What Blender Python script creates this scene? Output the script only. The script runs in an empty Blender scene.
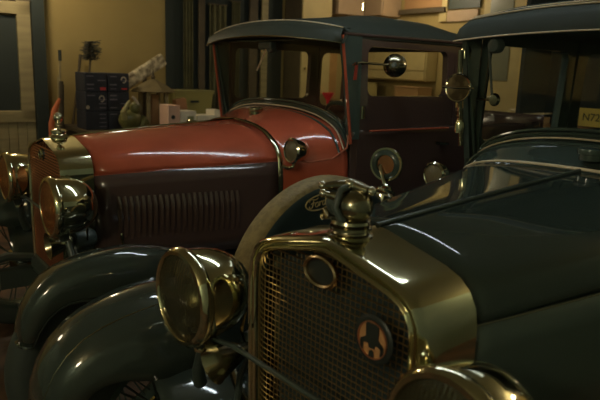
import bpy, bmesh, math, random
from mathutils import Vector, Matrix
random.seed(7)
S = bpy.context.scene
PI = math.pi
COL = S.collection

# ------------------------------------------------------------------ camera, world, lights, exposure
CAM_F, CAM_P, CAM_R, CAM_H = 618.2, 0.2079, 0.03547, 1.438
cam_d = bpy.data.cameras.new('camera'); cam = bpy.data.objects.new('camera', cam_d); COL.objects.link(cam)
cam_d.sensor_width = 36.0; cam_d.lens = CAM_F * 36.0 / 600.0
cam_d.clip_start = 0.02
cp, sp = math.cos(CAM_P), math.sin(CAM_P)
fw = Vector((0, cp, -sp)); rt = Vector((1, 0, 0)); up = rt.cross(fw)
r2 = rt * math.cos(CAM_R) + up * math.sin(CAM_R); u2 = -rt * math.sin(CAM_R) + up * math.cos(CAM_R)
m = Matrix((r2, u2, -fw)).transposed().to_4x4(); m.translation = Vector((0, 0, CAM_H))
cam.matrix_world = m
cam_d.dof.use_dof = True; cam_d.dof.focus_distance = 2.1; cam_d.dof.aperture_fstop = 5.0
S.camera = cam

S.view_settings.view_transform = 'Standard'; S.view_settings.look = 'None'
S.view_settings.gamma = 1.0; S.view_settings.use_curve_mapping = False
S.view_settings.exposure = 1.25

W = bpy.data.worlds.new('world'); S.world = W; W.use_nodes = True
W.node_tree.nodes['Background'].inputs[0].default_value = (0.62, 0.80, 0.74, 1)
W.node_tree.nodes['Background'].inputs[1].default_value = 0.14

NEAR = (0.0497, 1.1944, 3.8402)      # black car: x, y, yaw
RED = (-1.1307, 2.6702, 3.7914)      # red car (its axes are also the axes of the room)

def RW(x, y, z=0.0):                 # room coordinates (aligned with the red car) -> world
    a = RED[2]
    return Vector((RED[0] + x * math.cos(a) - y * math.sin(a), RED[1] + x * math.sin(a) + y * math.cos(a), z))

def area_light(name, loc, size, energy, color, target=None, rot=None):
    d = bpy.data.lights.new(name, 'AREA'); d.energy = energy; d.color = color
    d.shape = 'RECTANGLE'; d.size = size[0]; d.size_y = size[1]
    o = bpy.data.objects.new(name, d); COL.objects.link(o); o.location = loc
    if target is not None:
        o.rotation_euler = (Vector(target) - Vector(loc)).to_track_quat('-Z', 'Y').to_euler()
    if rot: o.rotation_euler = rot
    return o
TUBES = [  # x, y, z, length, yaw, strength
    (0.15, 2.50, 2.56, 1.60, -0.42, 11.0),
    (1.45, 3.6, 2.56, 1.2, 1.85, 1.0),
]

# ------------------------------------------------------------------ materials
MAT = {}
def nodes_mat(name):
    mt = bpy.data.materials.new(name); mt.use_nodes = True
    nt = mt.node_tree; return mt, nt, nt.nodes['Principled BSDF']
def mat(name, col, rough=0.5, metal=0.0, coat=0.0, noise=0.0, scale=8.0, bump=0.0, bscale=60.0, spec=0.5, emit=None, es=0.0, col2=None, stretch=None):
    if name in MAT: return MAT[name]
    mt, nt, b = nodes_mat(name)
    b.inputs['Base Color'].default_value = (*col, 1); b.inputs['Roughness'].default_value = rough
    b.inputs['Metallic'].default_value = metal; b.inputs['Coat Weight'].default_value = coat
    b.inputs['Coat Roughness'].default_value = 0.05; b.inputs['Specular IOR Level'].default_value = spec
    if emit: b.inputs['Emission Color'].default_value = (*emit, 1); b.inputs['Emission Strength'].default_value = es
    tc = nt.nodes.new('ShaderNodeTexCoord'); mp = nt.nodes.new('ShaderNodeMapping')
    nt.links.new(tc.outputs['Object'], mp.inputs[0])
    if stretch: mp.inputs['Scale'].default_value = stretch
    if noise > 0 or col2:
        n = nt.nodes.new('ShaderNodeTexNoise'); n.inputs['Scale'].default_value = scale; n.inputs['Detail'].default_value = 5
        nt.links.new(mp.outputs[0], n.inputs[0])
        mx = nt.nodes.new('ShaderNodeMix'); mx.data_type = 'RGBA'
        c2 = col2 if col2 else tuple(c * (1 - noise) for c in col)
        mx.inputs[6].default_value = (*col, 1); mx.inputs[7].default_value = (*c2, 1)
        rp = nt.nodes.new('ShaderNodeValToRGB'); rp.color_ramp.elements[0].position = .38; rp.color_ramp.elements[1].position = .62
        nt.links.new(n.outputs[0], rp.inputs[0]); nt.links.new(rp.outputs[0], mx.inputs[0])
        nt.links.new(mx.outputs[2], b.inputs['Base Color'])
    # every surface gets a fine procedural wear in its gloss
    n2 = nt.nodes.new('ShaderNodeTexNoise'); n2.inputs['Scale'].default_value = 25; nt.links.new(mp.outputs[0], n2.inputs[0])
    mr = nt.nodes.new('ShaderNodeMapRange'); mr.inputs[3].default_value = max(0, rough - .03); mr.inputs[4].default_value = min(1, rough + .05)
    nt.links.new(n2.outputs[0], mr.inputs[0]); nt.links.new(mr.outputs[0], b.inputs['Roughness'])
    if bump > 0:
        n3 = nt.nodes.new('ShaderNodeTexNoise'); n3.inputs['Scale'].default_value = bscale; nt.links.new(mp.outputs[0], n3.inputs[0])
        bp = nt.nodes.new('ShaderNodeBump'); bp.inputs['Strength'].default_value = bump; bp.inputs['Distance'].default_value = .01
        nt.links.new(n3.outputs[0], bp.inputs['Height']); nt.links.new(bp.outputs[0], b.inputs['Normal'])
    MAT[name] = mt; return mt

def glass_mat(name, tint, refl_rough=0.02, ior=1.5, base=0.0, basecol=(.02, .02, .02)):
    mt = bpy.data.materials.new(name); mt.use_nodes = True; nt = mt.node_tree; nt.nodes.clear()
    o = nt.nodes.new('ShaderNodeOutputMaterial'); tr = nt.nodes.new('ShaderNodeBsdfTransparent'); tr.inputs[0].default_value = (*tint, 1)
    gl = nt.nodes.new('ShaderNodeBsdfGlossy'); gl.inputs['Roughness'].default_value = refl_rough; gl.inputs[0].default_value = (.9, .9, .85, 1)
    fr = nt.nodes.new('ShaderNodeFresnel'); fr.inputs[0].default_value = ior
    # a sheet seen from its back must reflect like one seen from its front
    ge = nt.nodes.new('ShaderNodeNewGeometry'); mr = nt.nodes.new('ShaderNodeMapRange'); mr.inputs[3].default_value = ior; mr.inputs[4].default_value = 1 / ior
    nt.links.new(ge.outputs['Backfacing'], mr.inputs[0]); nt.links.new(mr.outputs[0], fr.inputs[0])
    mx = nt.nodes.new('ShaderNodeMixShader'); nt.links.new(fr.outputs[0], mx.inputs[0])
    nt.links.new(tr.outputs[0], mx.inputs[1]); nt.links.new(gl.outputs[0], mx.inputs[2])
    last = mx
    if base > 0:
        df = nt.nodes.new('ShaderNodeBsdfDiffuse'); df.inputs[0].default_value = (*basecol, 1)
        m2 = nt.nodes.new('ShaderNodeMixShader'); m2.inputs[0].default_value = base
        nt.links.new(mx.outputs[0], m2.inputs[1]); nt.links.new(df.outputs[0], m2.inputs[2]); last = m2
    nt.links.new(last.outputs[0], o.inputs[0]); MAT[name] = mt; return mt

def wall_mat(name, c1, c2, scale=1.5):
    return mat(name, c1, .8, col2=c2, scale=scale, bump=.08, bscale=40)

M_black = mat('black_car_paint', (.058, .082, .070), .10, coat=.3)
M_black_satin = mat('black_hood_paint', (.036, .050, .042), .035, coat=.25, spec=.35)
M_fend = mat('black_fender_enamel', (.038, .050, .042), .07, coat=.6)
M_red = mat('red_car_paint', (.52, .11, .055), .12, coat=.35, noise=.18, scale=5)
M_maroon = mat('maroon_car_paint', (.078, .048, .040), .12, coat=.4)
M_nickel = mat('aged_nickel', (.68, .64, .44), .07, metal=1.0)
M_nickel_d = mat('dull_nickel', (.33, .30, .205), .18, metal=1.0)
M_chrome = mat('bright_chrome', (.66, .63, .50), .07, metal=1.0)
M_copper = mat('coppery_mesh', (.72, .34, .20), .45, metal=1.0)
M_mesh = mat('brass_mesh_wire', (.36, .25, .12), .32, metal=1.0)
M_core = mat('radiator_core', (.030, .050, .054), .8)
M_rubber = mat('tyre_rubber', (.045, .058, .052), .7, bump=.1)
M_tread = mat('brown_tyre_tread', (.30, .22, .085), .6, bump=.3, bscale=120, noise=.3, scale=40)
M_top = mat('black_roof_fabric', (.036, .044, .034), .65, bump=.1, bscale=300, spec=.2)
M_gold = mat('cream_gold_stripe', (.66, .54, .36), .35)
M_cloth = mat('dark_upholstery', (.17, .24, .21), .85, bump=.1)
M_iron = mat('dark_ironwork', (.056, .074, .066), .35)
M_glass = glass_mat('window_glass', (.93, .94, .90), ior=1.35)
M_lens = glass_mat('clear_lamp_lens', (.42, .42, .32), .12, 1.6, .28, (.10, .09, .05))
M_cowl_lens = glass_mat('pale_fluted_lens', (.5, .48, .36), .12, 1.6, .55, (.34, .30, .19))
M_amber = glass_mat('amber_lamp_lens', (.85, .45, .2), .12, 1.6, .35, (.42, .16, .06))
M_refl = mat('lamp_reflector', (.36, .33, .22), .25, metal=1.0)
M_mirror = mat('mirror_face', (.75, .66, .5), .05, metal=1.0)
M_orange = mat('orange_enamel', (.75, .20, .07), .5)
M_badge_dark = mat('dark_badge_enamel', (.022, .028, .026), .4)
M_logo = mat('cream_logo_paint', (.42, .34, .16), .5)

# lens flutes
for nm in ('clear_lamp_lens', 'amber_lamp_lens', 'pale_fluted_lens'):
    nt = MAT[nm].node_tree
    tc = nt.nodes.new('ShaderNodeTexCoord'); wv = nt.nodes.new('ShaderNodeTexWave'); wv.bands_direction = 'Y'; wv.inputs['Scale'].default_value = 32
    nt.links.new(tc.outputs['Object'], wv.inputs[0])
    bpn = nt.nodes.new('ShaderNodeBump'); bpn.inputs['Strength'].default_value = .6; bpn.inputs['Distance'].default_value = .004
    nt.links.new(wv.outputs[0], bpn.inputs['Height'])
    for n in nt.nodes:
        if n.type in ('BSDF_GLOSSY', 'FRESNEL', 'BSDF_DIFFUSE'): nt.links.new(bpn.outputs[0], n.inputs['Normal'])

# ------------------------------------------------------------------ mesh helpers
def tag(o, label=None, cat=None, group=None, kind=None):
    if label: o['label'] = label
    if cat: o['category'] = cat
    if group: o['group'] = group
    if kind: o['kind'] = kind
    return o
def root(name, label, cat, loc=(0, 0, 0), rz=0.0, group=None):
    o = bpy.data.objects.new(name, None); COL.objects.link(o); o.location = loc; o.rotation_euler = (0, 0, rz)
    o.empty_display_size = .1
    return tag(o, label, cat, group)

class MB:
    def __init__(s): s.v = []; s.f = []
    def add(s, vs, fs):
        k = len(s.v); s.v += [tuple(p) for p in vs]; s.f += [tuple(i + k for i in f) for f in fs]; return s
    def box(s, c, d, R=None):
        vs = []
        for x in (-.5, .5):
            for y in (-.5, .5):
                for z in (-.5, .5):
                    p = Vector((x * d[0], y * d[1], z * d[2]))
                    if R: p = R @ p
                    vs.append(p + Vector(c))
        return s.add(vs, [(0, 1, 3, 2), (4, 6, 7, 5), (0, 4, 5, 1), (2, 3, 7, 6), (0, 2, 6, 4), (1, 5, 7, 3)])
    def grid(s, rows, close_u=False, close_v=False, cap=False):
        n = len(rows[0]); vs = [p for r in rows for p in r]; fs = []
        nr = len(rows)
        for i in range(nr if close_v else nr - 1):
            for j in range(n if close_u else n - 1):
                a = i * n + j; b = i * n + (j + 1) % n; c = ((i + 1) % nr) * n + (j + 1) % n; d = ((i + 1) % nr) * n + j
                fs.append((a, b, c, d))
        if cap: fs.append(tuple(range(n))[::-1]); fs.append(tuple(range((nr - 1) * n, nr * n)))
        return s.add(vs, fs)
    def tube(s, pts, r, seg=8, closed=False, flat=None):
        pts = [Vector(p) for p in pts]; rows = []; n = len(pts); prev = None
        for i, p in enumerate(pts):
            if closed: t = pts[(i + 1) % n] - pts[i - 1]
            else: t = pts[min(i + 1, n - 1)] - pts[max(i - 1, 0)]
            t.normalize()
            ref = prev if prev is not None else (Vector((0, 0, 1)) if abs(t.z) < .9 else Vector((1, 0, 0)))
            a = (ref - t * ref.dot(t)).normalized(); prev = a; b = t.cross(a)
            rr = r[i] if isinstance(r, (list, tuple)) else r
            fb = flat if flat else 1.0
            rows.append([p + a * math.cos(q) * rr + b * math.sin(q) * rr * fb for q in [2 * PI * k / seg for k in range(seg)]])
        return s.grid(rows, close_u=True, close_v=closed, cap=not closed)
    def lathe(s, prof, M=None, seg=32, cap=False):      # prof: (radius, height along local z)
        rows = []
        for r, h in prof:
            row = []
            for k in range(seg):
                a = 2 * PI * k / seg; p = Vector((r * math.cos(a), r * math.sin(a), h))
                row.append(M @ p if M else p)
            rows.append(row)
        return s.grid(rows, close_u=True, cap=cap)
    def prism(s, pts, ext):                             # polygon points (3-D) extruded by a vector
        n = len(pts); e = Vector(ext); vs = [Vector(p) for p in pts] + [Vector(p) + e for p in pts]
        return s.add(vs, [tuple(range(n))[::-1], tuple(range(n, 2 * n))] + [(i, (i + 1) % n, (i + 1) % n + n, i + n) for i in range(n)])
    def build(s, name, material, parent=None, smooth=True, bevel=0, solid=0, sub=0, angle=40, loc=None, rot=None, off=0):
        me = bpy.data.meshes.new(name); me.from_pydata(s.v, [], s.f); me.materials.append(material)
        bm = bmesh.new(); bm.from_mesh(me)
        bmesh.ops.remove_doubles(bm, verts=bm.verts, dist=1e-6)
        bmesh.ops.recalc_face_normals(bm, faces=bm.faces); bm.to_mesh(me); bm.free()
        if smooth:
            me.polygons.foreach_set('use_smooth', [True] * len(me.polygons))
            try: me.set_sharp_from_angle(angle=math.radians(angle))
            except Exception: pass
        o = bpy.data.objects.new(name, me); COL.objects.link(o)
        if parent: o.parent = parent
        if loc is not None: o.location = loc
        if rot is not None: o.rotation_euler = rot
        if solid: md = o.modifiers.new('t', 'SOLIDIFY'); md.thickness = solid; md.offset = off
        if bevel: md = o.modifiers.new('b', 'BEVEL'); md.width = bevel; md.segments = 2; md.limit_method = 'ANGLE'
        if sub: md = o.modifiers.new('s', 'SUBSURF'); md.levels = sub; md.render_levels = sub
        return o

def RX(a): return Matrix.Rotation(a, 3, 'X')
def RY(a): return Matrix.Rotation(a, 3, 'Y')
def RZ(a): return Matrix.Rotation(a, 3, 'Z')
def frame(loc, d, upv=(0, 0, 1)):      # 4x4: local z -> d
    d = Vector(d).normalized(); q = d.to_track_quat('Z', 'Y').to_matrix().to_4x4(); q.translation = Vector(loc); return q
def catmull(pts, n):
    P = [Vector(p) for p in pts]; out = []
    L = [0]
    for i in range(1, len(P)): L.append(L[-1] + (P[i] - P[i - 1]).length)
    for k in range(n):
        t = L[-1] * k / (n - 1); i = 0
        while i < len(P) - 2 and L[i + 1] < t: i += 1
        u = (t - L[i]) / max(1e-9, (L[i + 1] - L[i])); u = min(1, max(0, u))
        p0, p1, p2, p3 = P[max(i - 1, 0)], P[i], P[i + 1], P[min(i + 2, len(P) - 1)]
        out.append(.5 * ((2 * p1) + (-p0 + p2) * u + (2 * p0 - 5 * p1 + 4 * p2 - p3) * u * u + (-p0 + 3 * p1 - 3 * p2 + p3) * u ** 3))
    return out
def prof(pts, n): return [(p.x, p.y) for p in catmull([(a, b, 0) for a, b in pts], n)]
def rrect(x0, x1, z0, z1, r, k=5):
    out = []
    for cx, cz, a0 in ((x1 - r, z1 - r, 0), (x0 + r, z1 - r, 90), (x0 + r, z0 + r, 180), (x1 - r, z0 + r, 270)):
        for i in range(k + 1):
            a = math.radians(a0 + 90 * i / k); out.append((cx + r * math.cos(a), cz + r * math.sin(a)))
    return out

# ------------------------------------------------------------------ the room (in room coordinates)
WL, WB, WR, WF, HC = -3.0, -4.6, 3.6, 3.2, 2.62     # left wall y, back wall x, right wall y, front wall x, ceiling
M_wall = wall_mat('ochre_plaster', (.40, .295, .105), (.35, .255, .09))
M_floor = mat('stained_concrete', (.16, .085, .05), .55, col2=(.05, .035, .025), scale=6, bump=.15, bscale=30)
M_ceil = wall_mat('ceiling_board', (.44, .40, .25), (.40, .36, .22))
def room_box(name, c, d, material, kind='structure', bevel=0):
    o = MB().box((0, 0, 0), d).build(name, material, smooth=False, bevel=bevel)
    o.location = RW(*c); o.rotation_euler = (0, 0, RED[2])
    if kind: o['kind'] = kind
    return o
cx, cy = (WF + WB) / 2, (WR + WL) / 2
room_box('floor', (cx, cy, -.05), (WF - WB + .4, WR - WL + .4, .1), M_floor)
room_box('ceiling', (cx, cy, HC + .05), (WF - WB + .4, WR - WL + .4, .1), M_ceil)
room_box('wall_left', (cx, WL - .05, HC / 2), (WF - WB, .1, HC), M_wall)
room_box('wall_back', (WB - .05, cy, HC / 2), (.1, WR - WL + .2, HC), M_wall)
room_box('wall_right', (cx, WR + .05, HC / 2), (WF - WB, .1, HC), wall_mat('dull_plaster', (.34, .42, .34), (.30, .38, .30)))
room_box('wall_front', (WF + .05, cy, HC / 2), (.1, WR - WL + .2, HC), wall_mat('garage_door_paint', (.27, .36, .31), (.24, .32, .27)))

# ------------------------------------------------------------------ car
class Car:
    pass

N_HALF = 15
def make_car(name, label, pose, kind):
    near = kind == 'near'
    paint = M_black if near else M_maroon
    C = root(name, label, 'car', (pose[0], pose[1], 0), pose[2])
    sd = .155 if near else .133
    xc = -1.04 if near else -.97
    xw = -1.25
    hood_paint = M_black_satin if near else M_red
    fendm = M_fend
    # ---- radiator shell
    ol = prof([(.250, .50), (.256, .70), (.262, .88), (.262, .97), (.255, 1.012), (.232, 1.046), (.19, 1.068), (.10, 1.090), (.03, 1.106), (0, 1.110)], 26)
    full = ol + [(-y, z) for y, z in ol[-2::-1]]
    def inset(pts, d):
        out = []; n = len(pts)
        for i, (y, z) in enumerate(pts):
            y0, z0 = pts[max(i - 1, 0)]; y1, z1 = pts[min(i + 1, n - 1)]
            tx, tz = y1 - y0, z1 - z0; L = math.hypot(tx, tz) or 1
            out.append((y - tz / L * d, z + tx / L * d))
        return out
    rows = []
    lip = ((-.02, 0), (-.006, .002), (0, .007), (-.003, .012), (-.012, .014), (-.013, .018), (-.003, .021), (.001, .026), (-.003, .031), (-.016, .033), (-.030, .035)) if near else \
          ((-.02, 0), (-.006, .002), (0, .007), (-.002, .013), (-.010, .016), (-.018, .018), (-.022, .022), (-.030, .024))
    for x, d in ((-sd, -.006), (-sd * .75, -.005), (-sd * .4, -.003)) + lip:
        rows.append([(x, y, z) for y, z in inset(full, d if (near or d < .004) else d * .55)])
    MB().grid(rows).build('radiator_shell', M_nickel, C, angle=60)
    # pan below the grille
    MB().box((-.05, 0, .49), (.11, .47, .07)).build('radiator_apron', M_iron, C, bevel=.008)
    # core
    inn = inset(full, .033 if near else .012)
    MB().prism([(-.12, y, z) for y, z in inn], (.045, 0, 0)).build('radiator_core', M_core, C, smooth=False)
    # grille mesh clipped to the opening
    inn = inset(full, .034 if near else .014)
    def zr(y):
        best = None
        for i in range(len(inn) - 1):
            (a, za), (b, zb) = inn[i], inn[i + 1]
            if (a - y) * (b - y) <= 0 and a != b:
                z = za + (zb - za) * (y - a) / (b - a); best = z if best is None else max(best, z)
        return best
    def yr(z):
        ys = []
        for i in range(len(inn) - 1):
            (a, za), (b, zb) = inn[i], inn[i + 1]
            if (za - z) * (zb - z) <= 0 and za != zb: ys.append(a + (b - a) * (z - za) / (zb - za))
        return (min(ys), max(ys)) if len(ys) > 1 else None
    g = MB(); step = .0142 if near else .0125
    z = .525
    while z < 1.07:
        q = yr(z)
        if q:
            if near:
                y = q[0]; k = 0; pts = []
                while y < q[1]:
                    pts.append((-.0255 + (.0006 if k % 2 else -.0006), y, z)); y += step; k += 1
                if len(pts) > 2: g.tube(pts, .0017, 4)
            else: g.box((-.012, (q[0] + q[1]) / 2, z), (.006, q[1] - q[0], .0050), )
        z += step
    y = -.226; k = 0
    while y < .228:
        zt = zr(y)
        if zt:
            if near:
                n = int((zt - .525) / step); pts = [(-.0275, y, .525), (-.0275, y, .525 + step * n)]
                g.tube(pts, .0013, 4)
            else: g.box((-.016, y, (.525 + zt) / 2), (.002, .0015, zt - .525))
        y += step if near else .025; k += 1
    g.build('grille_mesh', M_mesh if near else M_copper, C)
    # badges
    if near:
        e = MB(); b_c = Vector((-.020, -.026, 1.028))
        rows = []
        for k in range(32):
            a = 2 * PI * k / 32; rows.append([b_c + Vector((math.cos(q) * .007, math.cos(a) * (.047 + math.sin(q) * .006), math.sin(a) * (.031 + math.sin(q) * .006))) for q in [2 * PI * j / 8 for j in range(8)]])
        e.grid(rows, close_u=True, close_v=True)
        bd = e.build('radiator_badge', mat('aged_brass', (.50, .36, .20), .25, metal=1.0), C)
        MB().prism([b_c + Vector((-.006, math.cos(a) * .044, math.sin(a) * .028)) for a in [2 * PI * k / 24 for k in range(24)]], (.004, 0, 0)).build('badge_plate', M_badge_dark, bd)
        # round club badge with the front view of an old car
        c = Vector((-.020, .138, .940)); F = frame(c, (1, 0, 0))
        rb = MB().lathe([(.0, 0), (.046, 0), (.049, .003), (.050, .006), (.047, .009), (.040, .010), (.036, .008)], F, 36).build('club_badge', M_badge_dark, C)
        MB().lathe([(.0, .0085), (.037, .0085)], F, 36).build('badge_face', mat('copper_badge_enamel', (.52, .26, .11), .45), rb)
        rr = MB().lathe([(.0355, .009), (.0355, .0115), (.038, .0115), (.038, .009)], F, 36); rr.build('badge_rim', M_copper, rb)
        sil = MB(); X = c.x + .0095
        def pl(pts): sil.prism([(X, c.y + a * 1.12, c.z + b * 1.1) for a, b in pts], (.0015, 0, 0))
        pl([(-.013, .030), (.013, .030), (.015, .026), (.014, .002), (-.014, .002), (-.015, .026)])
        pl([(-.015, .003), (.015, .003), (.026, -.004), (.027, -.012), (.013, -.008), (-.013, -.008), (-.027, -.012), (-.026, -.004)])
        pl([(-.026, -.006), (-.020, -.006), (-.020, -.023), (-.026, -.023)]); pl([(.020, -.006), (.026, -.006), (.026, -.023), (.020, -.023)])
        pl([(-.008, -.006), (.008, -.006), (.006, -.015), (-.006, -.015)]); pl([(-.005, -.021), (0, -.018), (.005, -.021), (.006, -.031), (-.006, -.031)])
        sil.build('car_silhouette', M_badge_dark, rb, smooth=False)
    else:
        F = frame((-.008, -.028, 1.035), (1, 0, 0))
        rb = MB().lathe([(0, .008), (.012, .008), (.022, .006), (.028, .0), (.03, -.006)], F, 28).build('radiator_badge', M_badge_dark, C)
        MB().lathe([(.018, .009), (.020, .012), (.024, .010), (.025, .004)], F, 28).build('badge_rim', M_nickel, rb)
    # ---- radiator cap and ornament
    cx_ = -.075
    o = MB().lathe([(.0, 1.10), (.046, 1.10), (.048, 1.110), (.040, 1.113), (.038, 1.117), (.044, 1.120), (.044, 1.126), (.036, 1.129), (.042, 1.133), (.040, 1.139), (.030, 1.143), (.0, 1.146)] if near else
                   [(.0, 1.10), (.044, 1.10), (.046, 1.112), (.036, 1.118), (.030, 1.126), (.034, 1.130), (.034, 1.140), (.020, 1.146), (.0, 1.148)],
                   Matrix.Translation((cx_, 0, 0)), 32).build('radiator_cap', M_nickel_d if near else M_chrome, C)
    if near:
        # squat rounded body of two lobes with a knobbed cross bar over it
        for yo, rr_, nm_ in ((-.036, .029, 'figure_lobe'), (.010, .037, 'figure_lobe')):
            rows = []
            for i in range(13):
                t = PI * i / 12; rows.append([Vector((cx_ + math.sin(t) * rr_ * 1.05 * math.cos(a), yo + math.sin(t) * rr_ * math.sin(a), 1.168 - math.cos(t) * rr_ * 1.0)) for a in [2 * PI * j / 20 for j in range(20)]])
            MB().grid(rows, close_u=True).build(nm_, M_iron if yo < 0 else M_nickel_d, o)
        MB().tube([(cx_ + .030, .006, 1.140), (cx_ + .044, -.004, 1.168), (cx_ + .030, -.004, 1.202), (cx_ - .01, -.002, 1.214)], [.010, .007, .007, .008], 10).build('figure_rib', M_iron, o)
        MB().tube([(cx_ + .018, -.062, 1.200), (cx_ + .010, -.03, 1.206), (cx_, .00, 1.210), (cx_ - .008, .036, 1.204)], [.008, .012, .013, .009], 10).build('cross_bar', M_nickel_d, o)
        for p, r in (((cx_ + .020, -.070, 1.200), .009), ((cx_ - .012, .042, 1.204), .010), ((cx_ + .034, -.052, 1.188), .009), ((cx_ + .006, -.002, 1.214), .011)):
            MB().lathe([(r * math.sin(t), -r * math.cos(t)) for t in [PI * i / 8 for i in range(9)]], Matrix.Translation(p), 14).build('knob', M_chrome, o)
        MB().tube([(cx_ + .034, -.052, 1.188), (cx_ + .025, -.03, 1.185), (cx_ + .01, -.01, 1.182)], [.006, .009, .014], 10).build('beak_arm', M_nickel_d, o)
        MB().tube([(cx_ + .02, -.055, 1.150), (cx_ + .03, -.050, 1.142), (cx_ + .0, -.056, 1.136)], [.008, .011, .008], 10).build('catch', M_nickel_d, o)
    else:
        MB().lathe([(.010, 1.146), (.007, 1.155), (.014, 1.160), (.007, 1.165), (.010, 1.172), (.019, 1.184), (.021, 1.196), (.017, 1.210), (.008, 1.218), (.0, 1.220)], Matrix.Translation((cx_, 0, 0)), 24).build('cap_figure', M_chrome, o)
    # ---- hood
    fr = prof([(0, 1.114), (.06, 1.106), (.14, 1.080), (.20, 1.056), (.235, 1.028), (.256, .975)], N_HALF)
    if near: rr = prof([(0, 1.166), (.15, 1.163), (.29, 1.153), (.385, 1.130), (.430, 1.088), (.450, 1.02)], N_HALF)
    else: rr = prof([(0, 1.172), (.11, 1.166), (.22, 1.150), (.31, 1.118), (.38, 1.070), (.418, 1.010)], N_HALF)
    NS = 12
    def hood_row(t, fr=fr, rr=rr):
        s = t ** .92; x = -sd + (xc + sd) * t
        return [Vector((x, a[0] + (b[0] - a[0]) * s, a[1] + (b[1] - a[1]) * (s * (1.08 - .08 * s)))) for a, b in zip(fr, rr)]
    hp = []
    for sg in (1, -1):
        rows = [[Vector((p.x, p.y * sg, p.z)) for p in hood_row(i / NS)] for i in range(NS + 1)]
        q = MB().grid(rows).build('hood_top_panel', hood_paint, C, solid=.003, off=-1, angle=60)
        srows = []
        for i in range(NS + 1):
            p = hood_row(i / NS)[-1]; t = i / NS
            srows.append([Vector((p.x, sg * (p.y + .002 + .012 * math.sin(PI * u * .5)), p.z + (.60 - p.z) * u)) for u in [j / 6 for j in range(7)]])
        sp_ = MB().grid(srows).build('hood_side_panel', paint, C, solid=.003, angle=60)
        lv = MB(); n_l = 22
        for k in range(n_l):
            t = .08 + .66 * (k + .5) / n_l + .02; p = hood_row(t)[-1]
            y0 = p.y + .010; pts = []
            rws = []
            for j in range(7):
                u = j / 6; zz = .88 - .20 * u; h = (.008 if near else .017) * math.sin(PI * min(1, max(.0, u)) ) ** .35 if 0 < j < 6 else .001
                rws.append([Vector((p.x - .009, sg * y0, zz)), Vector((p.x - .006, sg * (y0 + h), zz)), Vector((p.x + .004, sg * (y0 + h * .5), zz)), Vector((p.x + .008, sg * y0, zz))])
            lv.grid(rws)
        if not near: lv.build('louvers', paint, sp_, angle=50)
        # side hinge rod
        MB().tube([Vector((p.x, sg * (p.y + .002), p.z - .002)) for p in [hood_row(i / NS)[-1] for i in range(NS + 1)]], .0022, 8).build('side_hinge', M_nickel_d if near else M_red, C)
    MB().tube([(p.x, 0, p.z + .002) for p in [hood_row(i / NS)[0] for i in range(NS + 1)]], .0055, 8).build('centre_hinge', M_iron if near else M_nickel, C)
    # hood latches
    for sg in (1, -1):
        for t in (.12, .88):
            p = hood_row(t)[-1]; MB().tube([(p.x, sg * (p.y + .02), .64), (p.x, sg * (p.y + .03), .68), (p.x, sg * (p.y + .018), .72)], .006, 8).build('hood_latch', M_nickel, C)
    # band between hood and cowl
    bandp = [Vector((0, a[0], a[1])) for a in rr]; low = [(rr[-1][0] + .010, z) for z in (.9, .8, .7, .6)]
    half = [(a, b) for a, b in rr] + low
    fullb = [(-a, b) for a, b in half[::-1]] + half[1:]
    if near:
        for dx, m_ in ((-.004, M_gold), (-.026, M_gold)):
            MB().tube([(xc + dx, y * 1.01, z + .004) for y, z in fullb], .0036, 8).build('cowl_band', m_, C)
    else:
        MB().grid([[(xc + .008, y * 1.005, z + .003) for y, z in fullb], [(xc, y * 1.02, z + .008) for y, z in fullb], [(xc - .014, y * 1.02, z + .008) for y, z in fullb], [(xc - .022, y * 1.005, z + .003) for y, z in fullb]]).build('cowl_band', M_nickel, C, angle=80)
    # ---- cowl
    w0 = prof(half, 24)
    wz = [(0, 1.238), (.15, 1.236), (.30, 1.222), (.42, 1.196), (.52, 1.150), (.585, 1.06), (.60, .9), (.605, .75), (.605, .55)]
    w1 = prof(wz, 24)
    rows = []
    for i in range(9):
        t = i / 8; s = t * t * (3 - 2 * t) * .6 + t * .4
        h = [(a[0] + (b[0] - a[0]) * s, a[1] + (b[1] - a[1]) * s) for a, b in zip(w0, w1)]
        rows.append([(xc + (xw - xc) * t, -y, z) for y, z in h[::-1]] + [(xc + (xw - xc) * t, y, z) for y, z in h[1:]])
    MB().grid(rows).build('cowl', M_black if near else M_red, C, solid=.003, off=-1, angle=50)
    arc = [(y, z) for y, z in prof(wz[:6], 20)]
    arcf = [(-y, z) for y, z in arc[::-1]] + arc[1:]
    for k, (dx, dz, r, m_) in enumerate(((.045, -.012, .006, M_black), (.02, .006, .0032, M_gold), (.0, .020, .007, M_black), (-.012, .034, .0035, M_gold))):
        MB().tube([(xw + dx, y, z + dz) for y, z in arcf], r, 8).build('windshield_moulding', m_, C)
    MB().grid([[(xw + .005, y, z - .005) for y, z in arcf], [(xw - .012, y, z + .032) for y, z in arcf]]).build('cowl_rail', M_black, C, solid=.004)
    # fuel filler cap on the cowl
    MB().lathe([(0, 1.195), (.034, 1.195), (.034, 1.212), (.040, 1.214), (.042, 1.222), (.040, 1.230), (.030, 1.234), (0, 1.236)], Matrix.Translation((-1.10, 0, 0)), 28).build('fuel_cap', M_black if near else M_nickel_d, C)
    # ---- lower body
    zb = 1.17
    xr = -3.0 if near else -2.28
    def tub(x): return .605 + .02 * math.sin(PI * min(1, max(0, (-x - 1.25) / 1.8)))
    for sg in (1, -1):
        rows = []
        for i in range(14):
            x = xw - 1.75 * i / 13; yy = tub(x) - (.10 * max(0, (i - 10) / 3) ** 2)
            rows.append([(x, sg * yy, z) for z in (.45, .6, .8, 1.0, 1.1)] + [(x, sg * (yy + .006), 1.135), (x, sg * (yy + .006), 1.155), (x, sg * (yy - .003), zb)])
        MB().grid(rows).build('body_side', paint, C, solid=.004, off=0, angle=50)
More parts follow.
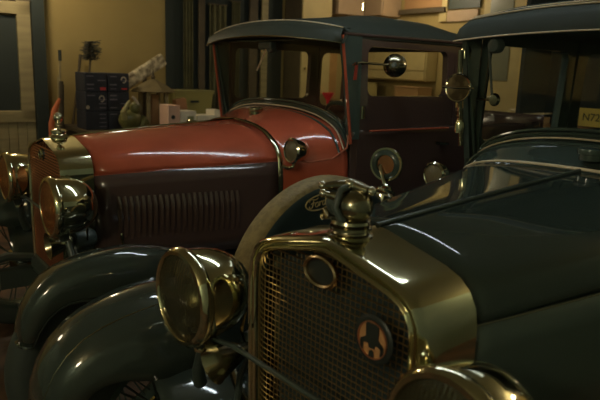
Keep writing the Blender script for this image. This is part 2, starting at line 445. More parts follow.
    MB().grid([[(-3.0 - .03 * math.sin(PI * j / 8), -.52 + 1.04 * j / 8, z) for j in range(9)] for z in (.45, .7, .95, 1.17, 1.20)]).build('rear_panel', paint, C, solid=.004)
    MB().box((-1.75, 0, .46), (2.6, 1.14, .03)).build('floor_pan', M_iron, C)
    for sg in (1, -1): MB().box((-1.4, sg * .30, .40), (3.1, .06, .09)).build('chassis_rail', M_iron, C)
    # ---- greenhouse
    zt_ = 1.60
    def panel(name, sg, x0, x1, z0, z1, hole, r, yy=.600, m_=None):
        o_ = rrect(x1, x0, z0, z1, .004); i_ = rrect(hole[1], hole[0], hole[2], hole[3], r)
        t = .035
        def Y(z): return yy - .02 * max(0, (z - 1.17)) / .4
        def row(pts, k): return [(x, sg * (Y(z) - k), z) for x, z in pts]
        ob = MB().grid([row(o_, t), row(o_, 0), row(i_, 0), row(i_, .006), row(i_, t), row(o_, t)], close_u=True).build(name, m_ or paint, C, angle=30)
        MB().add([(x, sg * (Y(z) - .02), z) for x, z in i_], [tuple(range(len(i_)))]).build('side_window_glass', M_glass, ob, smooth=False)
        return ob
    for sg in (1, -1):
        d = panel('door', sg, -1.288, -1.965, .56, zt_, (-1.335 if sg > 0 else -1.315, -1.905, 1.185 if near else (1.325 if sg > 0 else 1.25), 1.555), .035, .622)
        MB().tube([(-1.345, sg * .633, 1.160), (-1.92, sg * .633, 1.160)], .005, 8).build('belt_moulding', M_red if not near else M_black, d)
        MB().tube([(-1.88, sg * .63, 1.08), (-1.88, sg * .67, 1.08), (-1.82, sg * .675, 1.085), (-1.78, sg * .67, 1.09)], .008, 8).build('door_handle', M_chrome, d)
        for z_ in (.70, 1.22): MB().tube([(-1.292, sg * .635, z_), (-1.292, sg * .635, z_ + .06)], .009, 8).build('door_hinge', M_black if near else M_nickel, d)
        panel('rear_quarter', sg, -1.975, xr + .05, 1.165, zt_, (-2.06, -2.62, 1.20, 1.555) if near else (-1.995, -2.21, 1.20, 1.555), .05, .612)
        pst = MB().grid([[(xw + .004, sg * .582, 1.12), (xw + .002, sg * .612, 1.12), (xw - .042, sg * .618, 1.12), (xw - .040, sg * .596, 1.12)],
                   [(xw + .079, sg * .582, zt_), (xw + .075, sg * .602, zt_), (xw - .042, sg * .605, zt_), (xw - .01, sg * .588, zt_)]], close_u=True, cap=True).build('windshield_post', M_black, C, angle=20)
        if not near: MB().tube([(xw + .004, sg * .612, 1.10), (xw + .078, sg * .602, zt_)], .007, 8).build('post_bead', M_red, pst)
    # rear upper panel with window
    o_ = rrect(-.575, .575, 1.15, 1.62, .05); i_ = rrect(-.36, .36, 1.27, 1.53, .04) if near else rrect(-.52, .52, 1.20, 1.57, .04)
    rp = MB().grid([[(xr + .04, y, z) for y, z in o_], [(xr, y, z) for y, z in o_], [(xr, y, z) for y, z in i_], [(xr + .04, y, z) for y, z in i_], [(xr + .04, y, z) for y, z in o_]], close_u=True).build('rear_upper_panel', paint, C, angle=30)
    MB().add([(xr + .02, y, z) for y, z in i_], [tuple(range(len(i_)))]).build('rear_window_glass', M_glass, rp, smooth=False)
    # roof
    hr = [(0, 1.0), (.2, .985), (.38, .90), (.50, .70), (.57, .36), (.605, .06), (.61, 0)]
    hr = prof(hr, 14); rows = []
    for x, zc, w in ((xw + .075, 1.672, .97), (xw + .04, 1.690, .985), (xw - .2, 1.715, 1), (-1.9 if near else -1.6, 1.735, 1), (-2.4 if near else -1.9, 1.725, 1), (xr + .25, 1.70, .99), (xr + .05, 1.67, .97), (xr - .02, 1.63, .93)):
        z0 = 1.592
        rows.append([(x, -y * w, z0 + (zc - z0) * h) for y, h in hr[::-1]] + [(x, y * w, z0 + (zc - z0) * h) for y, h in hr[1:]])
    MB().grid(rows).build('roof', M_top, C, solid=.012, off=-1, angle=50)
    for sg in (1, -1):
        MB().tube([(xw + .07, sg * .598, 1.605), (-1.8, sg * .614, 1.605), (xr + .05, sg * .60, 1.605)], .008, 8).build('drip_moulding', M_black if near else M_maroon, C)
    # visor
    top, bot, topb = [], [], []
    for j in range(25):
        u = -1 + 2 * j / 24; y = .612 * u; c_ = 1 - abs(u) ** 2.6
        if near:
            top.append(Vector((xw + .065 + .015 * c_, y * .94, 1.638 + .034 * (1 - abs(u) ** 2.2))))
            bot.append(Vector((xw + .095 + .025 * c_, y * 1.01, 1.562 + .026 * (1 - abs(u) ** 2))))
        else:
            top.append(Vector((xw + .068 + .03 * c_, y * .975, 1.630 + .050 * (1 - abs(u) ** 2.2))))
            bot.append(Vector((xw + .105 + .075 * c_, y * 1.03, 1.562 + .038 * (1 - abs(u) ** 2))))
        topb.append(top[-1] + Vector((-.04, 0, 0)))
    bot2 = [p + Vector((-.012, 0, -.002)) for p in bot]; back = [Vector((xw + .055, p.y * .97, 1.60)) for p in bot]
    mid = [(a * .5 + b * .5) + Vector((.012, 0, .006)) for a, b in zip(top, bot)]
    MB().grid([topb, top, mid, bot, bot2, back]).build('sun_visor', M_top if near else mat('visor_paint', (.040, .046, .034), .45, spec=.2), C, angle=50, solid=.004)
    MB().tube([p + Vector((.002, 0, 0)) for p in bot], .0028, 6).build('visor_edge', M_gold if near else M_nickel_d, C)
    MB().tube([p + Vector((.004, 0, .002)) for p in top], .003, 6).build('roof_moulding', M_gold, C)
    if near:
        for k in (1, 2): MB().tube([p + Vector((-.03 * k + .01, 0, .006 + .006 * k)) for p in top], .0028, 6).build('roof_moulding', M_gold, C)
    # windshield frame and glass
    def wx(z): return xw + .0 + .075 * (z - 1.2) / .4
    base = [(y, z + .036) for y, z in arcf if abs(y) < .583]
    outl = [(y, z) for y, z in base] + [(.580, 1.585), (-.580, 1.585)]
    MB().add([(wx(z) - .004, y, z) for y, z in outl], [tuple(range(len(outl)))]).build('windshield_glass', M_glass, C, smooth=False)
    MB().tube([(wx(z), y, z) for y, z in outl], .006, 8, closed=True).build('windshield_frame', M_black, C)
    # wiper
    wy = -.44 if near else .03
    wm = MB().lathe([(0, 0), (.026, 0), (.028, .02), (.022, .03), (0, .032)], frame((wx(1.55), wy, 1.545), (1, 0, 0)), 20).build('wiper_motor', M_iron, C)
    if near:
        MB().tube([(wx(1.52) + .03, wy, 1.545), (wx(1.35) + .03, wy + .012, 1.36)], .0045, 6).build('wiper_arm', M_iron, wm)
        k_ = root('dummy', None, None) if False else None
        MB().lathe([(0, 0), (.018, .002), (.024, .012), (.018, .022), (0, .024)], frame((wx(1.35) + .014, wy + .02, 1.355), (1, 0, 0)), 18).build('windshield_clamp', M_nickel_d, C)
        MB().tube([(wx(1.35) + .02, wy - .06, 1.352), (wx(1.35) + .02, wy + .01, 1.355)], .005, 8).build('clamp_bar', M_chrome, C)
    else:
        MB().box((wx(1.55) + .02, wy - .03, 1.555), (.04, .12, .04)).build('wiper_motor', M_iron, C, bevel=.008)
        MB().tube([(wx(1.54) + .035, wy - .02, 1.535), (wx(1.42) + .02, wy - .16, 1.425)], .005, 6).build('wiper_arm', M_gold, wm)
    # ---- lamps
    lz, lx = (.89, .11) if near else (.882, .075)
    lx0 = lx
    for sg in (1, -1):
        lx = lx0 - (.045 if near and sg > 0 else 0)
        lz = (.876 if near and sg > 0 else .89) if near else .882
        L_ = MB().lathe([(.106, .004), (.112, -.004), (.114, -.03), (.113, -.06), (.107, -.095), (.095, -.125), (.076, -.150), (.050, -.168), (.024, -.177), (.0, -.179)], frame((lx, sg * .375, lz), (1, 0, 0)), 40).build('headlamp', M_nickel, C)
        F = frame((lx, sg * .375, lz), (1, 0, 0))
        MB().lathe([(.104, -.012), (.118, -.018), (.123, -.008), (.122, .004), (.115, .012), (.106, .013), (.102, .008), (.102, 0)], F, 48).build('lamp_rim', M_nickel, L_)
        MB().lathe([(.104, .006), (.09, .013), (.06, .021), (.03, .025), (.0, .026)], F, 40).build('lamp_lens', M_lens if near else M_amber, L_, loc=None)
        MB().lathe([(.101, .0), (.095, -.03), (.08, -.06), (.055, -.085), (.02, -.098), (0, -.10)], F, 32).build('lamp_reflector', M_refl, L_)
        MB().tube([(lx - .045, sg * .375, lz - .09), (lx - .05, sg * .375, lz - .14), (lx - .06, sg * .38, .74), (lx - .07, sg * .42, .66), (lx - .10, sg * .46, .60)], [.028, .018, .014, .016, .02], 10).build('lamp_bracket', M_iron, C)
        MB().tube([(lx - .17, sg * .375, lz - .01), (lx - .185, sg * .365, lz - .05), (lx - .15, sg * .34, .78), (lx - .16, sg * .30, .70)], .005, 6).build('lamp_cable', M_nickel_d, C)
        MB().lathe([(0, 0), (.018, 0), (.018, .02), (.012, .03), (0, .03)], frame((lx - .05, sg * .375, lz - .15), (0, 0, 1)), 14).build('lamp_mount', M_nickel, C)
    lx = lx0
    MB().tube([(lx - .06, -.385, .755), (lx - .05, -.33, .79), (lx - .045, -.22, .81), (lx - .04, 0, .815), (lx - .045, .22, .81), (lx - .05, .33, .79), (lx - .06, .385, .755)], .006, 10).build('lamp_bar', M_iron, C)
    # horn
    hy = -.31 if near else .27; hz = .735 if near else .70
    F = frame((.045, hy, hz), (1, 0, -.08))
    hb = MB().lathe([(.056, .02), (.050, .008), (.036, -.03), (.022, -.06), (.016, -.09), (.0, -.09)], F, 28).build('horn', M_nickel_d, C)
    MB().lathe([(0, -.088), (.04, -.09), (.044, -.11), (.040, -.16), (.026, -.175), (0, -.178)], F, 24).build('horn_motor', M_iron, hb)
    MB().tube([(-.045, hy, hz - .02), (-.04, hy * 1.1, hz - .08), (-.02, hy * 1.1, .5)], .009, 8).build('horn_bracket', M_iron, C)
    # front axle, springs, steering links: the ironwork in front of the radiator
    MB().tube([(-.03, -.66, .36), (-.03, -.5, .34), (-.03, -.3, .31), (-.03, .3, .31), (-.03, .5, .34), (-.03, .66, .36)], .022, 8).build('front_axle', M_iron, C)
    MB().box((-.03, 0, .46), (.06, .62, .06)).build('front_spring', M_iron, C, bevel=.006)
    for sg in (1, -1):
        MB().tube([(-.03, sg * .30, .47), (-.03, sg * .33, .40), (-.03, sg * .36, .33)], .014, 8).build('spring_shackle', M_nickel_d, C)
        MB().tube([(-.13, sg * .33, .46), (.10, sg * .33, .50), (.20, sg * .33, .48)], .022, 8).build('frame_horn', M_iron, C)
        MB().tube([(-.09, sg * .27, .60), (-.06, sg * .32, .56), (-.05, sg * .36, .60), (-.08, sg * .44, .62)], .012, 8).build('fender_bracket', M_nickel_d, C)
    # cowl lamps
    if near: spots = ((-.985, -.50, 1.082, -1), (-.985, .50, 1.082, 1))
    else: spots = ((-.975, .515, 1.068, 1), (-.975, -.515, 1.068, -1))
    for x, y, z, sg in spots:
        F = frame((x, y, z), (1, 0, 0)) @ Matrix.Scale(1.0 if near else 1.28, 4)
        q = MB().lathe([(.040, .0), (.044, -.006), (.040, -.03), (.028, -.055), (.012, -.068), (0, -.07)], F, 28).build('cowl_lamp', M_nickel, C)
        MB().lathe([(.038, -.004), (.047, -.004), (.048, .004), (.042, .010), (.038, .008)], F, 32).build('cowl_lamp_rim', M_chrome, q)
        MB().lathe([(.040, .004), (.025, .012), (0, .015)], F, 28).build('cowl_lamp_lens', M_cowl_lens, q)
        MB().lathe([(.038, .0), (.03, -.02), (.015, -.03), (0, -.032)], F, 24).build('cowl_lamp_reflector', M_refl, q)
        MB().tube([(x - .02, y, z - .045), (x - .012, y - sg * .005, z - .075), (x + .0, y - sg * .03, z - .085), (x + .004, y - sg * .062, z - .082)], [.008, .009, .008, .010], 8).build('cowl_lamp_arm', M_nickel, q)
    # ---- fenders
    path = [(.372, .52), (.368, .56), (.352, .615), (.318, .675), (.25, .735), (.15, .775), (.03, .795), (-.10, .795), (-.23, .77), (-.36, .712), (-.48, .63), (-.60, .535), (-.73, .445), (-.86, .38), (-1.0, .345), (-1.12, .33)]
    if not near: path = [(a * (.80 if a > 0 else 1), b - (.005 if a > 0 else 0)) for a, b in path]
    pc = catmull([(a, 0, b) for a, b in path], 30)
    cross = [(.822, -.135), (.830, -.12), (.828, -.075), (.812, -.030), (.795, -.006), (.745, 0), (.69, -.006), (.64, -.024), (.60, -.052), (.575, -.09), (.56, -.15), (.545, -.20)]
    for sg in (1, -1):
        rows = []; edge = []; ein = []
        for i, p in enumerate(pc):
            t = (pc[min(i + 1, 29)] - pc[max(i - 1, 0)]).normalized(); nrm = Vector((-t.z, 0, t.x)) * -1
            if nrm.z < 0 and i > 5: nrm = -nrm
            if i <= 5 and nrm.x < 0: nrm = -nrm
            k = min(1, .30 + i / 9.0); wd = min(1, .62 + i * .055)
            row = []
            for y, d in cross:
                yy = .715 + (y - .715) * wd
                row.append(Vector((p.x, sg * yy, p.z)) + nrm * d * k)
            rows.append(row); edge.append(row[0]); ein.append(row[-1])
        fo = MB().grid(rows).build('front_fender', fendm, C, solid=.004, angle=60, off=0)
        MB().tube([q for q in rows[0][::-1]] + edge[1:], .006, 8).build('fender_bead', fendm, fo)
        MB().tube([r_[7] + Vector((0, 0, .001)) for r_ in rows[:17]], .0026, 6).build('crown_bead_highlight', M_nickel_d, fo)  # bright metal bead imitating the highlight along the black fender crown
        # inner apron down to the frame
        ap = [[Vector(e), Vector((e.x, sg * .47, max(e.z - .10, .44))), Vector((e.x, sg * .38, .44))] for e in ein[6:26]]
        MB().grid(ap).build('fender_apron', fendm, fo, solid=.003)
        MB().box((-1.62, sg * .735, .325), (1.15, .26, .025)).build('running_board', M_rubber, C, bevel=.006)
        MB().grid([[(x, sg * .61, z) for z in (.34, .42, .50)] for x in (-1.05, -1.3, -1.8, -2.2)]).build('splash_apron', fendm, C, solid=.004)
        rf = []
        for i in range(17):
            a = math.radians(195 - 200 * i / 16 - 5); p = Vector((-2.63 + .43 * -math.cos(a), 0, .37 + .42 * math.sin(a))); 
            n_ = Vector((-math.cos(a), 0, math.sin(a)))
            rf.append([Vector((p.x, sg * (.72 + (y - .72) * .95), max(.2, p.z))) + n_ * d * .7 for y, d in cross])
        MB().grid(rf).build('rear_fender', fendm, C, solid=.004, angle=60)
    # ---- wheels
    def wheel(x, y, z, sg, nm='wheel', r=.365):
        F = frame((x, y, z), (0, sg, 0))
        w = MB().lathe([(r - .105, -.045), (r - .085, -.062), (r - .04, -.066), (r - .012, -.050), (r, -.02), (r + .001, 0), (r, .02), (r - .012, .050), (r - .04, .066), (r - .085, .062), (r - .105, .045), (r - .105, -.045)], F, 56).build(nm, M_rubber, C)
        MB().lathe([(r - .10, -.05), (r - .118, -.052), (r - .13, -.03), (r - .13, .03), (r - .118, .052), (r - .10, .05)], F, 48).build('wheel_rim', M_black, w)
        s_ = MB()
        for k in range(30):
            a = 2 * PI * k / 30; b = a + (.16 if k % 2 else -.16); h = .04 if k % 2 else -.03
            s_.tube([F @ Vector((.05 * math.cos(a), .05 * math.sin(a), h)), F @ Vector(((r - .128) * math.cos(b), (r - .128) * math.sin(b), 0))], .0035, 5)
        s_.build('wheel_spokes', M_black, w)
        MB().lathe([(0, .085), (.03, .084), (.05, .072), (.056, .05), (.060, -.05), (0, -.05)], F, 24).build('hub_cap', M_nickel, w)
    for sg in (1, -1):
        wheel(-.03, sg * .700, .367, sg); wheel(-2.63, sg * .715, .367, sg)
    # ---- interior
    for sg in (1, -1):
        st = MB().box((-1.92, sg * .27, .70), (.48, .46, .16)).build('front_seat', M_cloth, C, bevel=.04)
        MB().box((-2.16, sg * .27, .93), (.12, .46, .46), RY(-.15)).build('seat_back', M_cloth, st, bevel=.05)
    if near:
        rs = MB().box((-2.62, 0, .70), (.42, 1.05, .16)).build('rear_seat', M_cloth, C, bevel=.04)
        MB().box((-2.84, 0, .91), (.12, 1.05, .40), RY(-.15)).build('seat_back', M_cloth, rs, bevel=.05)
    else:
        rows = []
        for x, zc, w in ((-2.285, 1.165, .56), (-2.45, 1.13, .55), (-2.7, 1.05, .53), (-2.95, .92, .50), (-3.12, .74, .46), (-3.16, .55, .44)):
            rows.append([(x, w * math.sin(a), zc - .06 * (abs(math.sin(a)) ** 4)) for a in [-PI / 2 + PI * k / 16 for k in range(17)]])
        MB().grid(rows).build('rear_deck', paint, C, solid=.004)
    MB().box((-1.30, 0, 1.12), (.05, 1.12, .13)).build('dashboard', M_iron, C, bevel=.015)
    swc = Vector((-1.56, .30, 1.13)); d_ = Vector((-.72, 0, .70)).normalized(); F = frame(swc, d_)
    sw = MB().tube([F @ Vector((.20 * math.cos(a), .20 * math.sin(a), 0)) for a in [2 * PI * k / 32 for k in range(32)]], .011, 8, closed=True).build('steering_wheel', M_iron, C)
    s_ = MB()
    for k in range(4):
        a = PI / 4 + k * PI / 2; s_.tube([F @ Vector((0, 0, -.02)), F @ Vector((.2 * math.cos(a), .2 * math.sin(a), 0))], .007, 6)
    s_.build('steering_spokes', M_iron, sw)
    MB().tube([swc, swc - d_ * .62], .018, 8).build('steering_column', M_iron, sw)
    C['_'] = 0; del C['_']
    # ---- car specific bits
    if near:
        # side mounted spare wheel standing in the right fender
        F = frame((-.60, -.67, .700), (0, 1, 0)); r = .385
        sw_ = MB().lathe([(r - .022, .060), (r - .010, .056), (r, .044), (r + .001, .015), (r, -.012), (r - .010, -.028), (r - .03, -.034), (r - .05, -.03)], F, 72).build('spare_tyre', M_tread, C)
        MB().lathe([(r - .050, -.030), (.1, -.035), (0, -.035)], F, 48).build('spare_cover_outer', M_black, sw_)
        MB().lathe([(r - .020, .0605), (r - .028, .064), (r - .05, .060), (r - .10, .055), (.15, .052), (0, .052)], F, 72).build('spare_cover', mat('spare_cover_vinyl', (.036, .058, .062), .45), sw_)
        # oval script badge on the cover
        lc = Vector((-.530, -.6125, 1.010)); lg = MB()
        U = Vector((-1, 0, .10)).normalized(); V = Vector((.10, 0, 1)).normalized(); Nn = Vector((0, 1, 0))
        def P2(a, b, h=0): return lc + U * a + V * b + Nn * h
        lg.tube([P2(.058 * math.cos(a), .025 * math.sin(a), .004) for a in [2 * PI * k / 40 for k in range(40)]], .003, 6, closed=True)
        letters = [
            [(-.050, .008), (-.046, .016), (-.034, .017), (-.018, .013), (-.004, .018)],           # F top
            [(-.028, .014), (-.031, .002), (-.036, -.010), (-.044, -.015), (-.051, -.012), (-.049, -.006)],  # F stem
            [(-.043, .0), (-.034, .003), (-.022, .003)],                                          # F bar
            [(-.008, .003), (-.017, .001), (-.021, -.008), (-.016, -.014), (-.008, -.012), (-.004, -.004), (-.008, .003)],  # o
            [(.001, .003), (.003, -.004), (.001, -.013), (.003, -.004), (.009, .002), (.015, .003), (.014, -.001)],         # r
            [(.030, .003), (.022, .002), (.017, -.006), (.020, -.013), (.027, -.012), (.033, -.004)],                      # d bowl
            [(.041, .020), (.036, .008), (.031, -.006), (.032, -.013), (.040, -.010), (.050, -.004)],                      # d stem
        ]
        for st_ in letters: lg.tube([P2(a * .84, b * .92, .004) for a, b in [(q.x, q.y) for q in catmull([(a, b, 0) for a, b in st_], 14)]], .002, 6)
        lg.build('script_logo', M_logo, sw_)
        # mirror strapped on the spare
        mb = MB().lathe([(.060, -.03), (.062, 0), (.050, .012), (.038, .018), (.040, .026), (.026, .034), (.018, .046), (.0, .048)], frame((-.885, -.65, .985), (-.40, 0, 1)), 24).build('mirror_stand', M_chrome, sw_)
        MB().tube([(-.900, -.655, 1.02), (-.905, -.675, 1.05), (-.912, -.70, 1.09), (-.925, -.70, 1.10)], .008, 8).build('mirror_stem', M_chrome, mb)
        MB().tube([(-.84, -.60, .99), (-.87, -.63, .985), (-.90, -.67, .975), (-.93, -.73, .95)], .012, 8, flat=.5).build('mirror_strap', M_chrome, mb)
        F = frame((-.925, -.68, 1.100), (1, .35, 0)) @ Matrix.Scale(1.22, 4)
        mm = MB().lathe([(0, -.03), (.03, -.026), (.05, -.012), (.054, 0), (.052, .006), (.046, .006)], F, 32).build('mirror_shell', M_nickel, mb)
        MB().lathe([(.0, .004), (.030, .004)], F, 28).build('mirror_hub', mat('warm_copper_disc', (.55, .26, .14), .25, metal=1), mm)
        MB().lathe([(.028, .004), (.030, .012), (.035, .012), (.047, .004)], F, 32).build('mirror_ring', M_black, mm)
        # round mirror hinged on the right windshield post
        F = frame((-1.155, -.553, 1.392), (1, .10, 0))
        q = MB().lathe([(0, -.025), (.03, -.02), (.052, -.006), (.055, .002), (.052, .006), (.048, .004)], F, 36).build('post_mirror', M_chrome, C)
        MB().lathe([(0, .004), (.05, .004)], F, 32).build('mirror_face', mat('bronze_mirror', (.70, .44, .26), .15, metal=1, noise=.7, scale=18), q)  # dark blotches in the colour imitate patchy reflections
        MB().tube([F @ Vector((-.06, 0, .012)) , F @ Vector((.07, 0, .012))], .004, 8).build('mirror_bar', M_chrome, q)
        MB().tube([(-1.215, -.60, 1.17), (-1.205, -.605, 1.28), (-1.18, -.60, 1.40), (-1.17, -.597, 1.53)], .009, 8).build('post_hinge_rod', M_nickel_d, C)
        for z_ in (1.50, 1.22): MB().lathe([(0, 0), (.016, 0), (.018, .03), (.012, .05), (0, .05)], frame((-1.20, -.60, z_), (0, 0, 1)), 16).build('post_hinge', M_nickel, C)
    else:
        # round mirror on an arm fixed to the left windshield post
        hm = MB().tube([(-1.235, .615, 1.47), (-1.24, .64, 1.475), (-1.26, .66, 1.478)], .008, 8).build('mirror_bracket', M_chrome, C)
        MB().tube([(-1.24, .625, 1.40), (-1.24, .632, 1.475)], .008, 8).build('mirror_clamp', mat('red_clamp', (.35, .05, .03), .3), hm)
        MB().tube([(-1.255, .655, 1.478), (-1.42, .66, 1.474)], [.006, .005], 8).build('mirror_arm', M_chrome, hm)
        F = frame((-1.455, .665, 1.472), (-.62, -.05, 0)) if False else frame((-1.455, .665, 1.472), (.75, .6, .05))
        mm = MB().lathe([(0, .030), (.02, .028), (.04, .018), (.054, .004), (.056, 0), (.054, -.004), (0, -.004)], F, 36).build('mirror_shell', M_nickel_d, hm)
        MB().lathe([(0, .046), (.012, .044), (.014, .028), (0, .028)], F, 16).build('mirror_bolt', M_iron, mm)
        # curved moulding on the left of the cowl
        MB().tube([(-.985, .445, 1.02), (-1.08, .520, 1.01), (-1.18, .572, 1.03), (-1.235, .600, 1.08), (-1.245, .594, 1.14)], .005, 8).build('cowl_bead', mat('red_bead', (.42, .12, .07), .2, coat=.5), C)
    if near:
        todo = [o_ for o_ in C.children]; seen = []
        while todo:
            o_ = todo.pop(); todo += list(o_.children)
            if o_.type != 'MESH' or o_.name.split('.')[0] in ('post_mirror', 'mirror_face', 'mirror_bar', 'wheel', 'wheel_rim', 'wheel_spokes', 'hub_cap', 'running_board', 'rear_fender', 'front_fender', 'wiper_arm', 'windshield_clamp', 'clamp_bar'): continue
            if o_.data in seen: continue
            seen.append(o_.data)
            for v in o_.data.vertices:
                k = min(1, max(0, (-v.co.x - 1.04) / .2)); v.co.y *= 1 - .075 * k
    return C

make_car('vintage_car', 'black vintage car in front, wire mesh grille with round badge, seen from its left corner', NEAR, 'near')
make_car('vintage_car', 'red vintage car with maroon sides and louvred hood, parked behind the black one', RED, 'red')

# ------------------------------------------------------------------ things along the left wall
def place(o, x, y, z, rz=0): o.location = RW(x, y, z); o.rotation_euler = (0, 0, RED[2] + rz); return o
def rthing(name, label, cat, x, y, z, rz=0, group=None):
    return root(name, label, cat, RW(x, y, z), RED[2] + rz, group)
M_wood = mat('painted_wood', (.36, .29, .14), .65, noise=.25, scale=3, stretch=(1, 1, 8))
M_wood_d = mat('dark_wood', (.10, .075, .04), .7, noise=.3, scale=4)
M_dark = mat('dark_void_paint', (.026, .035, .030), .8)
M_card = mat('brown_card', (.40, .22, .09), .8)
M_pinktan = mat('pinkish_cupboard_paint', (.42, .29, .17), .55, noise=.08)
M_tan2 = mat('pale_tan_paint', (.54, .42, .18), .6, noise=.1)
M_olive = mat('olive_cloth', (.13, .12, .055), .9, noise=.3, scale=6)

# boarded door with dark window, left
d = bpy.data.objects.new('door_1', None); COL.objects.link(d); place(d, -.3, WL + .03, 0); d['kind'] = 'structure'
def lb(mb, x, y, z, dx, dy, dz): return mb.box((x, y, z), (dx, dy, dz))
b = MB()
for k in range(11): b.box((.30 - .075 * k, 0, .48), (.072, .03, .93))
b.build('door_boards', M_wood, d, smooth=False, bevel=.004)
b = MB(); lb(b, -.355, .01, 1.42, .11, .045, 1.0); lb(b, .335, .01, 1.42, .11, .045, 1.0); lb(b, 0, .01, .955, .82, .045, .10); lb(b, 0, .01, 1.86, .82, .045, .10)
b.build('window_surround', M_wood, d, smooth=False, bevel=.004)
MB().box((0, -.005, 1.40), (.60, .012, .80)).build('window_pane', M_dark, d, smooth=False)
t = room_box('trim_1', (-.765, WL + .05, 1.31), (.10, .10, 2.62), M_dark)
t = room_box('trim_2', (-.30, WL + .03, 2.0), (.85, .06, .16), M_wood_d)

# workbench
wb = rthing('workbench', 'long dark wooden workbench along the ochre wall behind the red car', 'workbench', -2.125, -2.52, 0)
b = MB().box((0, 0, .86), (2.35, .90, .04)).build('bench_top', M_wood_d, wb, bevel=.005)
for x in (-1.12, 0, 1.12):
    for y in (-.38, .38): MB().box((x, y, .42), (.08, .08, .84)).build('leg', M_wood_d, wb, bevel=.005)
MB().box((0, 0, .25), (2.3, .8, .03)).build('bench_shelf', M_wood_d, wb)

# dark cartons
M_box = mat('navy_carton', (.034, .036, .048), .6, noise=.3)
M_mark = mat('grey_print', (.18, .16, .19), .6); M_redp = mat('red_print', (.62, .05, .05), .6); M_crm = mat('cream_print', (.55, .46, .34), .6)
names = {(0, 0): 'lower left dark blue carton under the stack by the brush', (1, 0): 'lower right dark blue carton next to the green figure', (0, 1): 'middle left dark blue carton with cream ring and seal',
         (1, 1): 'middle right dark blue carton with grey stripes', (0, 2): 'top left dark blue carton with a red label', (1, 2): 'top right dark blue carton with a cream ring mark'}
for r in range(3):
    for c in range(2):
        w = .186; x = -1.065 - c * .193; h = .155
        g = rthing('carton', names[(c, r)], 'box', x, -2.52, .882 + r * .158, random.uniform(-.02, .02), 'dark blue cartons stacked on the bench')
        MB().box((0, 0, h / 2), (w, .25, h)).build('box_body', M_box, g, bevel=.004)
        for k in range(4): MB().box((random.choice((-.05, .045)), .1262, .025 + k * .034), (random.uniform(.05, .075), .001, random.uniform(.006, .012))).build('printed_line', M_mark, g, smooth=False)
        if (c, r) in ((0, 2), (1, 2), (1, 1)):
            MB().box((-.06 if c == 0 else -.05, .1265, .025 if r == 2 else .02), (.05, .0012, .025 if c == 0 else .012)).build('printed_label', M_redp, g, smooth=False)
        if (c, r) in ((1, 2), (0, 1)):
            MB().tube([(-.045 + .020 * math.cos(a), .1265, .10 + .024 * math.sin(a)) for a in [2 * PI * k / 16 for k in range(14)]], .005, 6).build('ring_mark', M_crm, g)
        if (c, r) == (0, 1):
            MB().lathe([(0, 0), (.015, 0), (.016, .001)], frame((.075, .1265, .03), (0, 1, 0)), 16).build('seal_mark', M_crm, g)

# radiator brush in a tin
g = rthing('chimney_brush', 'dark bristly round brush standing up behind the cartons', 'brush', -1.08, -2.74, .882)
MB().tube([(0, 0, 0), (-.03, 0, .30), (-.075, 0, .70)], .009, 8).build('brush_handle', M_wood_d, g)
b = MB()
cc = Vector((-.065, 0, .66)); ax = Vector((-.12, 0, 1)).normalized()
for k in range(330):
    a = random.uniform(0, 2 * PI); h = random.uniform(-.085, .075); L = .105 * (1 - .25 * abs(h) / .09) * random.uniform(.5, 1)
    d0 = Vector((math.cos(a), math.sin(a), random.uniform(-.25, .25))); b.tube([cc + ax * h, cc + ax * h + d0 * L], .0022, 3)
b.build('bristles', mat('dark_bristle', (.035, .035, .025), .8), g, smooth=False)
g = rthing('wooden_paddle', 'short dark wooden handle leaning beside the round brush', 'stick', -1.02, -2.91, .882)
MB().tube([(0, 0, 0), (-.06, -.02, .35), (-.10, -.03, .62)], [.012, .010, .014], 8).build('shaft', M_wood_d, g)
# sticks at the left end of the bench
for i, (x, y, z0, dx, top, r, m_, lab) in enumerate((
        (-.87, -2.74, .0, -.05, 1.50, .010, M_wood, 'tall thin tan pole with dark tip left of the cartons'),
        (-.84, -2.66, .0, -.06, 1.27, .018, M_wood_d, 'broad brown lath leaning at the left end of the bench'),
        (-.905, -2.86, .0, -.06, 1.24, .016, M_wood_d, 'brown stake leaning on the wall next to the broad lath'),
        (-.915, -2.93, .0, -.04, 1.30, .010, M_wood, 'slanting tan rod touching the left side of the cartons'))):
    g = rthing('wooden_pole', lab, 'stick', x + .03, y, 0, 0, 'poles leaning left of the cartons')
    MB().tube([(0, 0, 0), (dx * .5, -.01, top * .5), (dx, -.03, top)], r, 8, flat=.6).build('shaft', m_, g)
    if i == 0: MB().tube([(dx - .001, -.03, top - .06), (dx - .002, -.031, top + .03)], .014, 8).build('dark_tip', M_dark, g)
g = rthing('orange_wand', 'orange curved blade standing behind the red car\'s radiator cap', 'tool', -.80, -2.62, 0)
MB().tube([(.03, 0, 0), (.03, 0, .55), (.05, 0, .80), (.045, 0, .92), (.01, 0, 1.04), (-.03, 0, 1.13)], [.012, .012, .02, .025, .025, .012], 10, flat=.5).build('blade', M_orange, g)

# leaning slab
g = rthing('speckled_slab', 'pale speckled slab leaning up behind the roofed bird house', 'slab', -1.585, -2.66, 1.30)
M_speck = mat('speckled_pale', (.80, .68, .44), .8, col2=(.25, .19, .11), scale=20, bump=.4, bscale=30)
b = MB().box((0, 0, 0), (.50, .05, .12)).build('slab_body', M_speck, g, bevel=.02); b.rotation_euler = (0, math.radians(32), 0); b.location = (0, 0, .06)
g2 = MB().box((-.03, 0, -.198), (.03, .03, .44)).build('slab_prop', M_wood_d, g); g2.location = (0, -.02, .0)

